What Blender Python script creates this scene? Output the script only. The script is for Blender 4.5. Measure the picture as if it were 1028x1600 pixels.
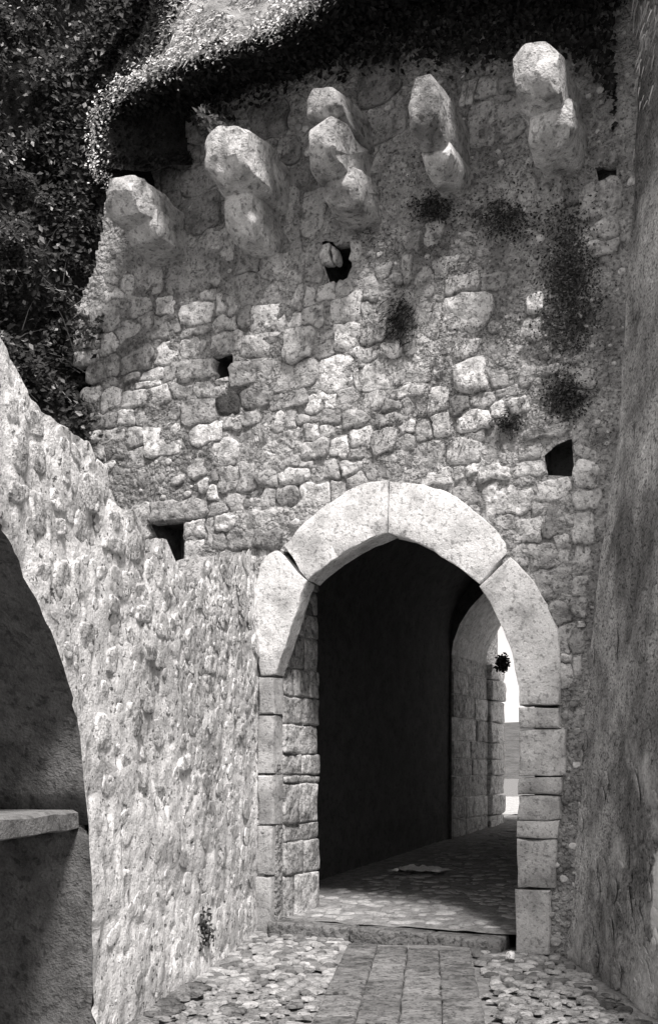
import bpy, bmesh, math, random
from mathutils import Vector, Matrix, noise as MN

for o in list(bpy.data.objects):
    bpy.data.objects.remove(o)
S = bpy.context.scene
C = S.collection

# ------------------------------------------------------------------ camera
F, PX, PY, EYE = 1670.0, 514.0, 1200.0, 1.5      # focal length and principal point in photo pixels (1028 x 1600)
cam = bpy.data.cameras.new('camera')
cam.sensor_fit = 'VERTICAL'
cam.sensor_height = 24.0
cam.lens = F / 1600 * 24.0
cam.shift_y = (PY - 800) / 1600
cam.clip_end = 5000
camo = bpy.data.objects.new('camera', cam)
camo.location = (0, 0, EYE)
camo.rotation_euler = (math.radians(90), 0, 0)
C.objects.link(camo)
S.camera = camo

# ------------------------------------------------------------------ sky, sun, exposure
SUN_EL, SUN_AZ = math.radians(57), math.radians(15)   # azimuth measured from behind the camera towards the right
w = bpy.data.worlds.new('World')
S.world = w
w.use_nodes = True
nt = w.node_tree
nt.nodes.clear()
sky = nt.nodes.new('ShaderNodeTexSky')
sky.sky_type = 'NISHITA'
sky.sun_disc = False
sky.sun_elevation = SUN_EL
sky.sun_rotation = math.pi - SUN_AZ
bw = nt.nodes.new('ShaderNodeRGBToBW')
tint = nt.nodes.new('ShaderNodeMixRGB')
tint.blend_type = 'MULTIPLY'
tint.inputs[0].default_value = 1
tint.inputs[2].default_value = (1.0, 0.955, 0.93, 1)
bg = nt.nodes.new('ShaderNodeBackground')
bg.inputs[1].default_value = 0.12
wo = nt.nodes.new('ShaderNodeOutputWorld')
nt.links.new(sky.outputs[0], bw.inputs[0])
nt.links.new(bw.outputs[0], tint.inputs[1])
nt.links.new(tint.outputs[0], bg.inputs[0])
nt.links.new(bg.outputs[0], wo.inputs[0])
sl = bpy.data.lights.new('sun', 'SUN')
sl.energy = 3.2
sl.angle = math.radians(11)
sl.color = (1.0, 0.955, 0.93)
so = bpy.data.objects.new('sun', sl)
sd = Vector((math.sin(SUN_AZ) * math.cos(SUN_EL), -math.cos(SUN_AZ) * math.cos(SUN_EL), math.sin(SUN_EL)))
so.rotation_euler = sd.to_track_quat('Z', 'Y').to_euler()
so.location = (3, -6, 12)
C.objects.link(so)
S.view_settings.view_transform = 'Standard'
S.view_settings.look = 'None'
S.view_settings.gamma = 1
S.view_settings.exposure = 0.85
S.view_settings.use_curve_mapping = False

# ------------------------------------------------------------------ materials (all grey: the place is known from a monochrome print)
def rgb(v):
    return (v, v, v, 1)

def mat(name, tone=None, var=0.35, scale=6.0, pit=0.35, pitscale=28.0, bump=0.6, bdist=0.02, rough=0.95,
        streak=None, island=None, stain=None, fine=70.0, facet=None, sun_patch=False, pitr=(0.36, 0.46), grain=(0.75, 1.2)):
    """rough mineral surface. tone None: the object's own colour. streak: stretch of the noise in z."""
    m = bpy.data.materials.new(name)
    m.use_nodes = True
    t = m.node_tree
    N, L = t.nodes, t.links
    N.clear()
    out = N.new('ShaderNodeOutputMaterial')
    b = N.new('ShaderNodeBsdfPrincipled')
    b.inputs['Roughness'].default_value = rough
    b.inputs['Specular IOR Level'].default_value = 0.15
    L.new(b.outputs[0], out.inputs[0])
    geo = N.new('ShaderNodeNewGeometry')
    mp = N.new('ShaderNodeMapping')
    mp.inputs['Scale'].default_value = (1, 1, streak or 1)
    L.new(geo.outputs['Position'], mp.inputs[0])

    def noise(sc, det=5, ro=0.6):
        n = N.new('ShaderNodeTexNoise')
        n.inputs['Scale'].default_value = sc
        n.inputs['Detail'].default_value = det
        n.inputs['Roughness'].default_value = ro
        L.new(mp.outputs[0], n.inputs['Vector'])
        return n.outputs[0]

    def mrange(x, a, bb, c, d):
        n = N.new('ShaderNodeMapRange')
        n.inputs[1].default_value, n.inputs[2].default_value = a, bb
        n.inputs[3].default_value, n.inputs[4].default_value = c, d
        L.new(x, n.inputs[0])
        return n.outputs[0]

    def math_(op, a, bb):
        n = N.new('ShaderNodeMath')
        n.operation = op
        for i, q in enumerate((a, bb)):
            if isinstance(q, (int, float)):
                n.inputs[i].default_value = q
            else:
                L.new(q, n.inputs[i])
        return n.outputs[0]

    n1 = noise(scale, 6, 0.65)
    n2 = noise(pitscale, 4, 0.6)
    n3 = noise(fine, 3, 0.6)
    f = mrange(n1, 0.3, 0.7, 1 - var, 1 + var)
    p = mrange(n2, pitr[0], pitr[1], 1 - pit, 1.0)
    f = math_('MULTIPLY', f, p)
    f = math_('MULTIPLY', f, mrange(n3, 0.25, 0.75, grain[0], grain[1]))
    if island:
        f = math_('MULTIPLY', f, mrange(geo.outputs['Random Per Island'], 0, 1, island[0], island[1]))
        if len(island) > 2:      # a few much paler pieces
            f = math_('MULTIPLY', f, mrange(geo.outputs['Random Per Island'], island[2], 1, 1.0, island[3]))
    if stain:                    # large weathered areas (scale, low, high, darkest)
        f = math_('MULTIPLY', f, mrange(noise(stain[0], 4, 0.6), stain[1], stain[2], stain[3], 1.0))
    mul = N.new('ShaderNodeMixRGB')
    mul.blend_type = 'MULTIPLY'
    mul.inputs[0].default_value = 1
    if tone is None:
        oi = N.new('ShaderNodeObjectInfo')
        L.new(oi.outputs['Color'], mul.inputs[1])
    else:
        mul.inputs[1].default_value = rgb(tone)
    L.new(f, mul.inputs[2])
    col = mul.outputs[0]
    if sun_patch:                     # sun patch painted into the plaster, plus ragged paleness low on the wall
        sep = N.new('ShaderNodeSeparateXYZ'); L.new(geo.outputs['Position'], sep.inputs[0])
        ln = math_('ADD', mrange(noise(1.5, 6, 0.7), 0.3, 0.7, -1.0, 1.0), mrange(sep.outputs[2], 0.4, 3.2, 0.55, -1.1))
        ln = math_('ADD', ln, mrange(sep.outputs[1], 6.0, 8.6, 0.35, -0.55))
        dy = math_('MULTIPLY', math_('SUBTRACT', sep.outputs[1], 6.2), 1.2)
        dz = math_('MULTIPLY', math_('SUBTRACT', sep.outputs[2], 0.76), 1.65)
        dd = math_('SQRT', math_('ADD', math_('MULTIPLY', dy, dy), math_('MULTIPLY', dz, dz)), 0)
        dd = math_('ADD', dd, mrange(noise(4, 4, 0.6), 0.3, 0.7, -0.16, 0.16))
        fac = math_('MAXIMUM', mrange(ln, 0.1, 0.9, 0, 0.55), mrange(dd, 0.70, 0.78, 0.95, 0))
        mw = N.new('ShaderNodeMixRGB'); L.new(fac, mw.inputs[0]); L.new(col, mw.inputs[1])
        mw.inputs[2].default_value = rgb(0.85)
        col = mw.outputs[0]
    L.new(col, b.inputs['Base Color'])
    if bump:
        h = math_('ADD', math_('MULTIPLY', n1, 0.7), math_('MULTIPLY', p, 0.25))
        h = math_('ADD', h, math_('MULTIPLY', n3, 0.35))
        if facet:                # hewn, chipped planes (scale, weight)
            vo = N.new('ShaderNodeTexVoronoi')
            vo.inputs['Scale'].default_value = facet[0]
            wv = N.new('ShaderNodeVectorMath'); wv.operation = 'ADD'
            ns = N.new('ShaderNodeTexNoise'); ns.inputs['Scale'].default_value = facet[0] * 1.3
            sc_ = N.new('ShaderNodeVectorMath'); sc_.operation = 'SCALE'; sc_.inputs[3].default_value = 0.9 / facet[0]
            L.new(mp.outputs[0], ns.inputs['Vector']); L.new(ns.outputs[1], sc_.inputs[0])
            L.new(mp.outputs[0], wv.inputs[0]); L.new(sc_.outputs[0], wv.inputs[1])
            L.new(wv.outputs[0], vo.inputs['Vector'])
            h = math_('SUBTRACT', h, math_('MULTIPLY', vo.outputs['Distance'], facet[1]))
        bp = N.new('ShaderNodeBump')
        bp.inputs['Strength'].default_value = bump
        bp.inputs['Distance'].default_value = bdist
        L.new(h, bp.inputs['Height'])
        L.new(bp.outputs[0], b.inputs['Normal'])
    return m

M_STONE = mat('field_stone', None, 0.28, 12, 0.55, 34, 1.0, 0.03, facet=(8, 1.1), stain=(6, 0.36, 0.50, 0.6))
M_WEATHER = mat('weathered_stone', None, 0.38, 7, 0.5, 22, 1.0, 0.035, facet=(6, 0.8), stain=(3.2, 0.36, 0.54, 0.5))
M_ASHLAR = mat('dressed_stone', None, 0.14, 6, 0.42, 30, 0.9, 0.016, stain=(2.6, 0.34, 0.54, 0.55), facet=(11, 0.35))
M_MORTAR = mat('lime_mortar', 0.50, 0.36, 12, 0.55, 40, 1.0, 0.06, stain=(1.3, 0.36, 0.58, 0.5), facet=(20, 0.9))
M_LEFT = mat('limewashed_render', 0.84, 0.20, 5, 0.80, 24, 1.0, 0.02, stain=(1.7, 0.38, 0.53, 0.68), facet=(10, 0.5), pitr=(0.35, 0.39), grain=(0.68, 1.22), fine=60)
M_FLAKE = mat('limewash_flakes', 0.84, 0.20, 5, 0.80, 24, 1.0, 0.02, stain=(1.7, 0.38, 0.53, 0.68), facet=(10, 0.5), pitr=(0.35, 0.39), grain=(0.68, 1.22), fine=60, island=(0.7, 1.1))
M_RIGHT = mat('streaked_plaster', 0.60, 0.40, 5.5, 0.5, 30, 1.0, 0.025, streak=1.0, stain=(0.8, 0.38, 0.60, 0.30), fine=60, sun_patch=True, grain=(0.4, 1.5), facet=(16, .5))
M_SUN_PATCH = mat('sun_patch_pale', 0.85, 0.08, 5, 0.15, 22, 0.4, 0.012)  # unused tone for the sun patch painted on the right wall
M_NICHE = mat('shade_dark_stone', 0.13, 0.45, 7, 0.4, 20, 0.9, 0.04)  # shade inside the niche and wall holes put into the stone colour
M_INNER = mat('shade_dark_inner', 0.09, 0.3, 5, 0.3, 20, 0.6, 0.02)  # darkness of the passage put into the stone colour
M_EARTH = mat('trodden_earth', 0.24, 0.4, 8, 0.4, 30, 0.8, 0.03)
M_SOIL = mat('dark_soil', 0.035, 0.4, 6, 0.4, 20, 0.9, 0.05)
M_LEAF = mat('ivy_leaf', 0.045, 0.2, 6, 0, 20, 0, rough=0.75, island=(0.35, 1.6, 0.9, 5.0))
M_MOSS = mat('dark_moss', 0.035, 0.3, 20, 0.3, 40, 0, island=(0.4, 1.8))
M_GRASS = mat('dry_grass', 0.6, 0.25, 6, 0, 20, 0, island=(0.35, 1.5))
M_FRINGE = mat('pale_grass', 0.75, 0.2, 6, 0, 20, 0, island=(0.5, 1.4))
M_SUN_SPOT = mat('sun_spot_white', 0.92, 0.03, 8, 0.0, 30, 0.2, 0.005)
M_HILL = mat('far_scrub', 0.12, 0.4, 0.4, 0.4, 2, 0.3, 0.2, fine=6)

# ------------------------------------------------------------------ helpers
def fbm(v, oct_=4):
    return MN.fractal(v, 0.9, 2.0, oct_, noise_basis='PERLIN_ORIGINAL')

def link(name, me, m=None, parent=None, color=None):
    o = bpy.data.objects.new(name, me)
    if m and me is not None and not me.materials:
        me.materials.append(m)
    C.objects.link(o)
    if parent:
        o.parent = parent
    if color is not None:
        o.color = rgb(color) if not hasattr(color, '__len__') else color
    return o

def tag(o, label=None, cat=None, group=None, kind=None):
    if label: o['label'] = label
    if cat: o['category'] = cat
    if group: o['group'] = group
    if kind: o['kind'] = kind
    return o

def mesh(name, v, f, smooth=True):
    me = bpy.data.meshes.new(name)
    me.from_pydata([tuple(p) for p in v], [], f)
    me.update()
    if smooth:
        me.polygons.foreach_set('use_smooth', [True] * len(me.polygons))
    return me

def grid(name, nu, nv, fn, keep=None, smooth=True):
    """sheet of (nu+1) x (nv+1) points fn(i, j); keep(i, j) tells whether a cell stays"""
    v = [fn(i, j) for j in range(nv + 1) for i in range(nu + 1)]
    f = []
    for j in range(nv):
        for i in range(nu):
            if keep is None or keep(i, j):
                a = j * (nu + 1) + i
                f.append((a, a + 1, a + nu + 2, a + nu + 1))
    me = mesh(name, v, f, smooth)
    if keep:
        bm = bmesh.new(); bm.from_mesh(me)
        bmesh.ops.delete(bm, geom=[q for q in bm.verts if not q.link_faces], context='VERTS')
        bm.to_mesh(me); bm.free()
    return me

def lerp_poly(pts, t):
    """piecewise linear y(t) through sorted pts [(t, y), ...]"""
    if t <= pts[0][0]: return pts[0][1]
    for (a, b), (c, d) in zip(pts, pts[1:]):
        if t <= c:
            return b + (d - b) * (t - a) / (c - a) if c > a else d
    return pts[-1][1]

def inside(poly, x, y):
    c = False
    n = len(poly)
    for i in range(n):
        x1, y1 = poly[i]; x2, y2 = poly[(i + 1) % n]
        if (y1 > y) != (y2 > y) and x < (x2 - x1) * (y - y1) / (y2 - y1) + x1:
            c = not c
    return c

def rough_box(name, x0, x1, y0, y1, z0, z1, seed=0, bev=0.02, amp=0.012, cuts=3, fr=6.0):
    """block with worn edges and uneven faces"""
    bm = bmesh.new()
    bmesh.ops.create_cube(bm, size=1)
    sx, sy, sz = x1 - x0, y1 - y0, z1 - z0
    for q in bm.verts:
        q.co = Vector((q.co.x * sx, q.co.y * sy, q.co.z * sz))
    bmesh.ops.bevel(bm, geom=bm.edges[:], offset=min(bev, 0.3 * min(sx, sy, sz)), segments=2, profile=0.6, affect='EDGES')
    if cuts:
        bmesh.ops.subdivide_edges(bm, edges=[e for e in bm.edges if e.calc_length() > 0.12], cuts=cuts, use_grid_fill=True)
    sv = Vector((seed * 7.13, seed * 3.71, seed * 1.97))
    for q in bm.verts:
        p = q.co * fr + sv
        q.co += Vector((fbm(p, 3), fbm(p + Vector((31, 0, 0)), 3), fbm(p + Vector((0, 57, 0)), 3))) * amp
    me = bpy.data.meshes.new(name)
    bm.to_mesh(me); bm.free()
    me.polygons.foreach_set('use_smooth', [True] * len(me.polygons))
    return me, ((x0 + x1) / 2, (y0 + y1) / 2, (z0 + z1) / 2)

def block(name, parent, m, tone, x0, x1, y0, y1, z0, z1, seed=0, **k):
    me, c = rough_box(name, x0, x1, y0, y1, z0, z1, seed, **k)
    o = link(name, me, m, parent, tone)
    o.location = c
    return o

# ------------------------------------------------------------------ the gate wall's frame: local x along the wall, y into it, z up
D, SL = 9.5, 0.49
NL = math.sqrt(1 + SL * SL)
ROT = math.atan2(-SL, 1)

def onwall(x, y, d=0.0):
    """photo point -> (u, z) on the wall's plane moved d metres towards the viewer"""
    dx, dz = (x - PX) / F, (PY - y) / F
    t = (D - d * NL) / (1 + SL * dx)
    X, Y = t * dx, t
    return ((X - (Y - D) * SL) / NL, EYE + t * dz)

def loc2world(u, y, z):
    T = Vector((1, -SL, 0)) / NL
    I = Vector((SL, 1, 0)) / NL
    return Vector((0, D, 0)) + T * u + I * y + Vector((0, 0, z))

gate = bpy.data.objects.new('gate_wall', None)
gate.location = (0, D, 0)
gate.rotation_euler = (0, 0, ROT)
C.objects.link(gate)
tag(gate, 'tall rubble stone gate wall with pale pointed archway and row of projecting corbels', 'gate')

# ------------------------------------------------------------------ ground
def ground_z(x, y):
    return 0.02 * fbm(Vector((x * 1.2, y * 1.2, 3)), 3)

gv = []
XS = [-900, -200, -40, -8, -4] + [-3 + 0.25 * i for i in range(29)] + [6, 12, 60, 300, 900]
YS = [-300, -60, -12, 0] + [2 + 0.25 * i for i in range(36)] + [14, 20, 40, 120, 400, 1500]
gm = grid('ground', len(XS) - 1, len(YS) - 1,
          lambda i, j: Vector((XS[i], YS[j], -0.03 + (ground_z(XS[i], YS[j]) if abs(XS[i]) < 4 and 0 < YS[j] < 11 else 0))))
ground = link('ground', gm, M_EARTH)
tag(ground, kind='structure')

# flagstone path up to the gate and cobbled verges
rng = random.Random(5)
def path_x(y):
    return -0.09 + (y - 6.26) * 0.094
path = link('paved_path', grid('paved_path', 4, 24, lambda i, j: Vector((path_x(3.6 + j * 0.225) + i * 0.255 - 0.01, 3.6 + j * 0.225, 0.008))), M_EARTH)
tag(path, kind='structure')
for c in range(4):
    y = 3.7 + rng.uniform(0, 0.3)
    while y < 8.80 - 0.12 * c:
        ln = rng.uniform(0.3, 0.62)
        y1 = min(y + ln, 8.95 - 0.12 * c)
        if y1 - y > 0.12:
            ym = (y + y1) / 2
            x0 = path_x(ym) + c * 0.252
            me, _ = rough_box('paver', 0, 0.247, 0, y1 - y - 0.007, 0, 0.06, rng.random() * 50, bev=0.016, amp=0.010, cuts=2, fr=5)
            o = link('paver', me, M_STONE, path, rng.choice([0.15, 0.17, 0.2, 0.23]))
            o.location = (x0 + 0.1215, ym, 0.008 + rng.uniform(-0.006, 0.006))
            o.rotation_euler = (rng.uniform(-.02, .02), rng.uniform(-.02, .02), -0.094)
        y = y1 + 0.002

# left wall base line (world) and right wall base line, used below
def ground_pt(x, y):
    t = EYE * F / (y - PY)
    return Vector(((x - PX) / F * t, t, 0))
LW0 = loc2world(onwall(404, 1457)[0], 0.0, 0)
LW1 = ground_pt(200, 1600)
LDIR = (LW1 - LW0); LDIR.z = 0; LDIR.normalize()            # from the gate towards the viewer
LNOR = Vector((-LDIR.y, LDIR.x, 0))                          # faces the lane
if LNOR.x < 0: LNOR = -LNOR
RW0 = loc2world(onwall(861, 1490)[0], 0.0, 0)
RW1 = ground_pt(1018, 1600)
RDIR = (RW1 - RW0); RDIR.z = 0; RDIR.normalize()

def dome(name, seed, n=9):
    r = random.Random(seed)
    v, f = [], []
    ex = r.uniform(0.75, 1.25)
    rad = [1 + 0.24 * r.uniform(-1, 1) for _ in range(n)]
    for k, (s, h) in enumerate(((1.0, -0.35), (0.93, 0.25), (0.66, 0.5))):
        for i in range(n):
            a = 2 * math.pi * i / n
            v.append((math.cos(a) * rad[i] * s * ex, math.sin(a) * rad[i] * s / ex, h + 0.07 * r.uniform(-1, 1)))
    v.append((0, 0, 0.56))
    for k in range(2):
        for i in range(n):
            j = (i + 1) % n
            f.append((k * n + i, k * n + j, (k + 1) * n + j, (k + 1) * n + i))
    for i in range(n):
        f.append((2 * n + i, 2 * n + (i + 1) % n, 3 * n))
    me = mesh(name, v, f)
    me.materials.append(M_STONE)
    return me
DOMES = [dome('cobble', 100 + i) for i in range(10)]

def left_x(y):
    return LW0.x + LDIR.x / LDIR.y * (y - LW0.y)
def right_x(y):
    return RW0.x + RDIR.x / RDIR.y * (y - RW0.y)
spots = []
y = 4.9
while y < 9.75:
    x = left_x(y) - 0.02
    while x < right_x(y):
        px_ = path_x(y)
        wall_y = D - SL * x
        if (x < px_ - 0.05 or x > px_ + 1.06) and y < wall_y - 0.06:
            spots.append((x + rng.uniform(-.03, .03), y + rng.uniform(-.03, .03)))
        x += rng.uniform(0.07, 0.125)
    y += 0.095
vis = [s for s in spots if s[1] > 5.9 and abs(s[0] / s[1] * F) < 540]
rng.shuffle(vis)
vis.sort(key=lambda s: s[1])
for k, (x, y) in enumerate(vis[:300]):
    o = link('cobble', DOMES[rng.randrange(10)], None, ground)
    big = x - left_x(y) < 0.2
    t = rng.choice([0.14, 0.18, 0.24]) if big else rng.choice([0.2, 0.26, 0.32, 0.36, 0.42])  # cobbles along the left wall coloured darker for the shade there
    if x > path_x(y) + 1 and right_x(y) - x < 0.16: t = rng.choice([0.08, 0.12, 0.2])
    o.color = rgb(t)
    s = rng.uniform(0.034, 0.062) * (1.15 if big else 1)
    o.scale = (s, s, s * rng.uniform(0.3, 0.55))
    o.rotation_euler = (rng.uniform(-.15, .15), rng.uniform(-.15, .15), rng.uniform(0, 6.28))
    o.location = (x, y, -0.005 + (0.03 if big else 0))
rest = vis[300:] + [s for s in spots if s not in vis]
def bake(name, items, m, parent, tones=None):
    """many small stones joined: items (mesh, matrix)"""
    v, f = [], []
    for me, mx in items:
        b = len(v)
        v += [mx @ q.co for q in me.vertices]
        f += [[b + k for k in p.vertices] for p in me.polygons]
    me = mesh(name, v, f)
    return link(name, me, m, parent)
M_COBB = mat('cobble_stone', 0.32, 0.35, 9, 0.4, 24, 0.8, 0.03, island=(0.4, 1.4))
if rest:
    its = []
    for x, y in rest:
        s = rng.uniform(0.036, 0.06)
        its.append((DOMES[rng.randrange(10)], Matrix.Translation((x, y, -0.005)) @ Matrix.Rotation(rng.uniform(0, 6.28), 4, 'Z') @ Matrix.Diagonal((s, s, s * 0.65, 1))))
    tag(bake('far_cobbles', its, M_COBB, ground), kind='stuff')

# ------------------------------------------------------------------ gate wall: outline of the arch in photo pixels
OUT_L = [(407, 1458), (406, 1118), (409, 1058), (405, 1000), (401, 950), (403, 910), (409, 885), (420, 870), (435, 856)]
OUT_R = [(610, 752), (640, 756), (690, 766), (740, 797), (770, 822), (797, 868), (810, 882), (835, 910), (855, 945), (870, 980), (876, 1020), (877, 1065), (880, 1105), (884, 1210), (860, 1490)]
OUT_M = [(446, 853), (478, 817), (512, 789), (545, 768), (575, 755), (609, 751)]
arch_px = OUT_L + OUT_M + OUT_R
ARCH = [onwall(x, y) for x, y in arch_px]
inset_arch = []
cx_, cz_ = onwall(640, 1100)
for (u, z) in ARCH:
    inset_arch.append((u + (0.05 if u < cx_ else -0.05), z - (0.06 if z > 2.5 else 0)))
inset_arch[0] = (inset_arch[0][0], -0.3)
inset_arch[-1] = (inset_arch[-1][0], -0.3)

HOLES_PX = {
    'a': [(334, 555), (367, 555), (367, 596), (338, 596)],
    'b': [(505, 378), (550, 380), (552, 418), (545, 440), (516, 443), (508, 420)],
    'c': [(237, 816), (289, 816), (289, 900), (237, 900)],
    'd': [(893, 684), (897, 744), (852, 742), (850, 712), (868, 697)],
    'e': [(100, 575), (140, 572), (142, 620), (105, 625)],
    'f': [(149, 492), (164, 492), (164, 509), (149, 509)],
    'g': [(930, 262), (962, 258), (962, 282), (935, 284)],
    'h': [(508, 1), (509, 1), (509, 2)],
}
HOLES = {k: [onwall(*p) for p in v] for k, v in HOLES_PX.items() if k != 'h'}

UL, UR = onwall(95, 500)[0], onwall(1010, 300)[0] + 0.6
ZT = 9.6
RES = 0.028
nu, nv = int((UR - UL) / RES), int((ZT + 0.1) / RES)
HB = {k: (min(p[0] for p in v), max(p[0] for p in v), min(p[1] for p in v), max(p[1] for p in v)) for k, v in HOLES.items()}
def relief(u, z):
    p = Vector((u * 3.1, 0.3, z * 3.1))
    a = fbm(p, 3) * 0.035
    b = fbm(Vector((u * 14, 4.3, z * 14)), 2) * 0.014
    return a + b
EDGE = sorted([(onwall(x, y)[1], onwall(x, y)[0]) for x, y in [(98, 700), (98, 600), (118, 520), (135, 450), (150, 400), (165, 330), (170, 270), (170, 100)]])
def snap(u, z):
    for k, b in HB.items():
        if b[0] - RES < u < b[1] + RES and b[2] - RES < z < b[3] + RES:
            P = HOLES[k]; best = None
            for n_ in range(len(P)):
                (x1, y1), (x2, y2) = P[n_], P[(n_ + 1) % len(P)]
                l2 = (x2 - x1) ** 2 + (y2 - y1) ** 2
                t = max(0, min(1, ((u - x1) * (x2 - x1) + (z - y1) * (y2 - y1)) / l2))
                q = (x1 + t * (x2 - x1), y1 + t * (y2 - y1))
                d = math.hypot(q[0] - u, q[1] - z)
                if best is None or d < best[0]: best = (d, q)
            if best[0] < RES * .72: return best[1]
    return u, z
def core_fn(i, j):
    u, z = snap(UL + i * RES, -0.1 + j * RES)
    return Vector((u, relief(u, z) - .006, z))
bbA = (min(p[0] for p in inset_arch), max(p[0] for p in inset_arch), max(p[1] for p in inset_arch))
def core_keep(i, j):
    u, z = UL + (i + .5) * RES, -0.1 + (j + .5) * RES
    if u < lerp_poly(EDGE, z) + .08 * fbm(Vector((2, z * 3, 0)), 2): return False
    if bbA[0] < u < bbA[1] and z < bbA[2] and inside(inset_arch, u, z): return False
    for k, b in HB.items():
        if b[0] < u < b[1] and b[2] < z < b[3] and inside(HOLES[k], u, z): return False
    return True
core = link('rubble_core', grid('rubble_core', nu, nv, core_fn, core_keep), M_MORTAR, gate)
for k, b in HB.items():            # the recesses behind the putlog holes
    e = 0.03
    u0, u1, z0, z1 = b[0] - e, b[1] + e, b[2] - e, b[3] + e
    dp = 0.16 if k in 'fg' else 0.55
    v = [(u0, -0.02 + 0.03, z0), (u1, 0.01, z0), (u1, 0.01, z1), (u0, 0.01, z1), (u0, dp, z0), (u1, dp, z0), (u1, dp, z1), (u0, dp, z1)]
    link('hole_lining', mesh('hole_lining', v, [(4, 5, 6, 7), (0, 1, 5, 4), (1, 2, 6, 5), (2, 3, 7, 6), (3, 0, 4, 7)], False), M_NICHE, gate)

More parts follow.
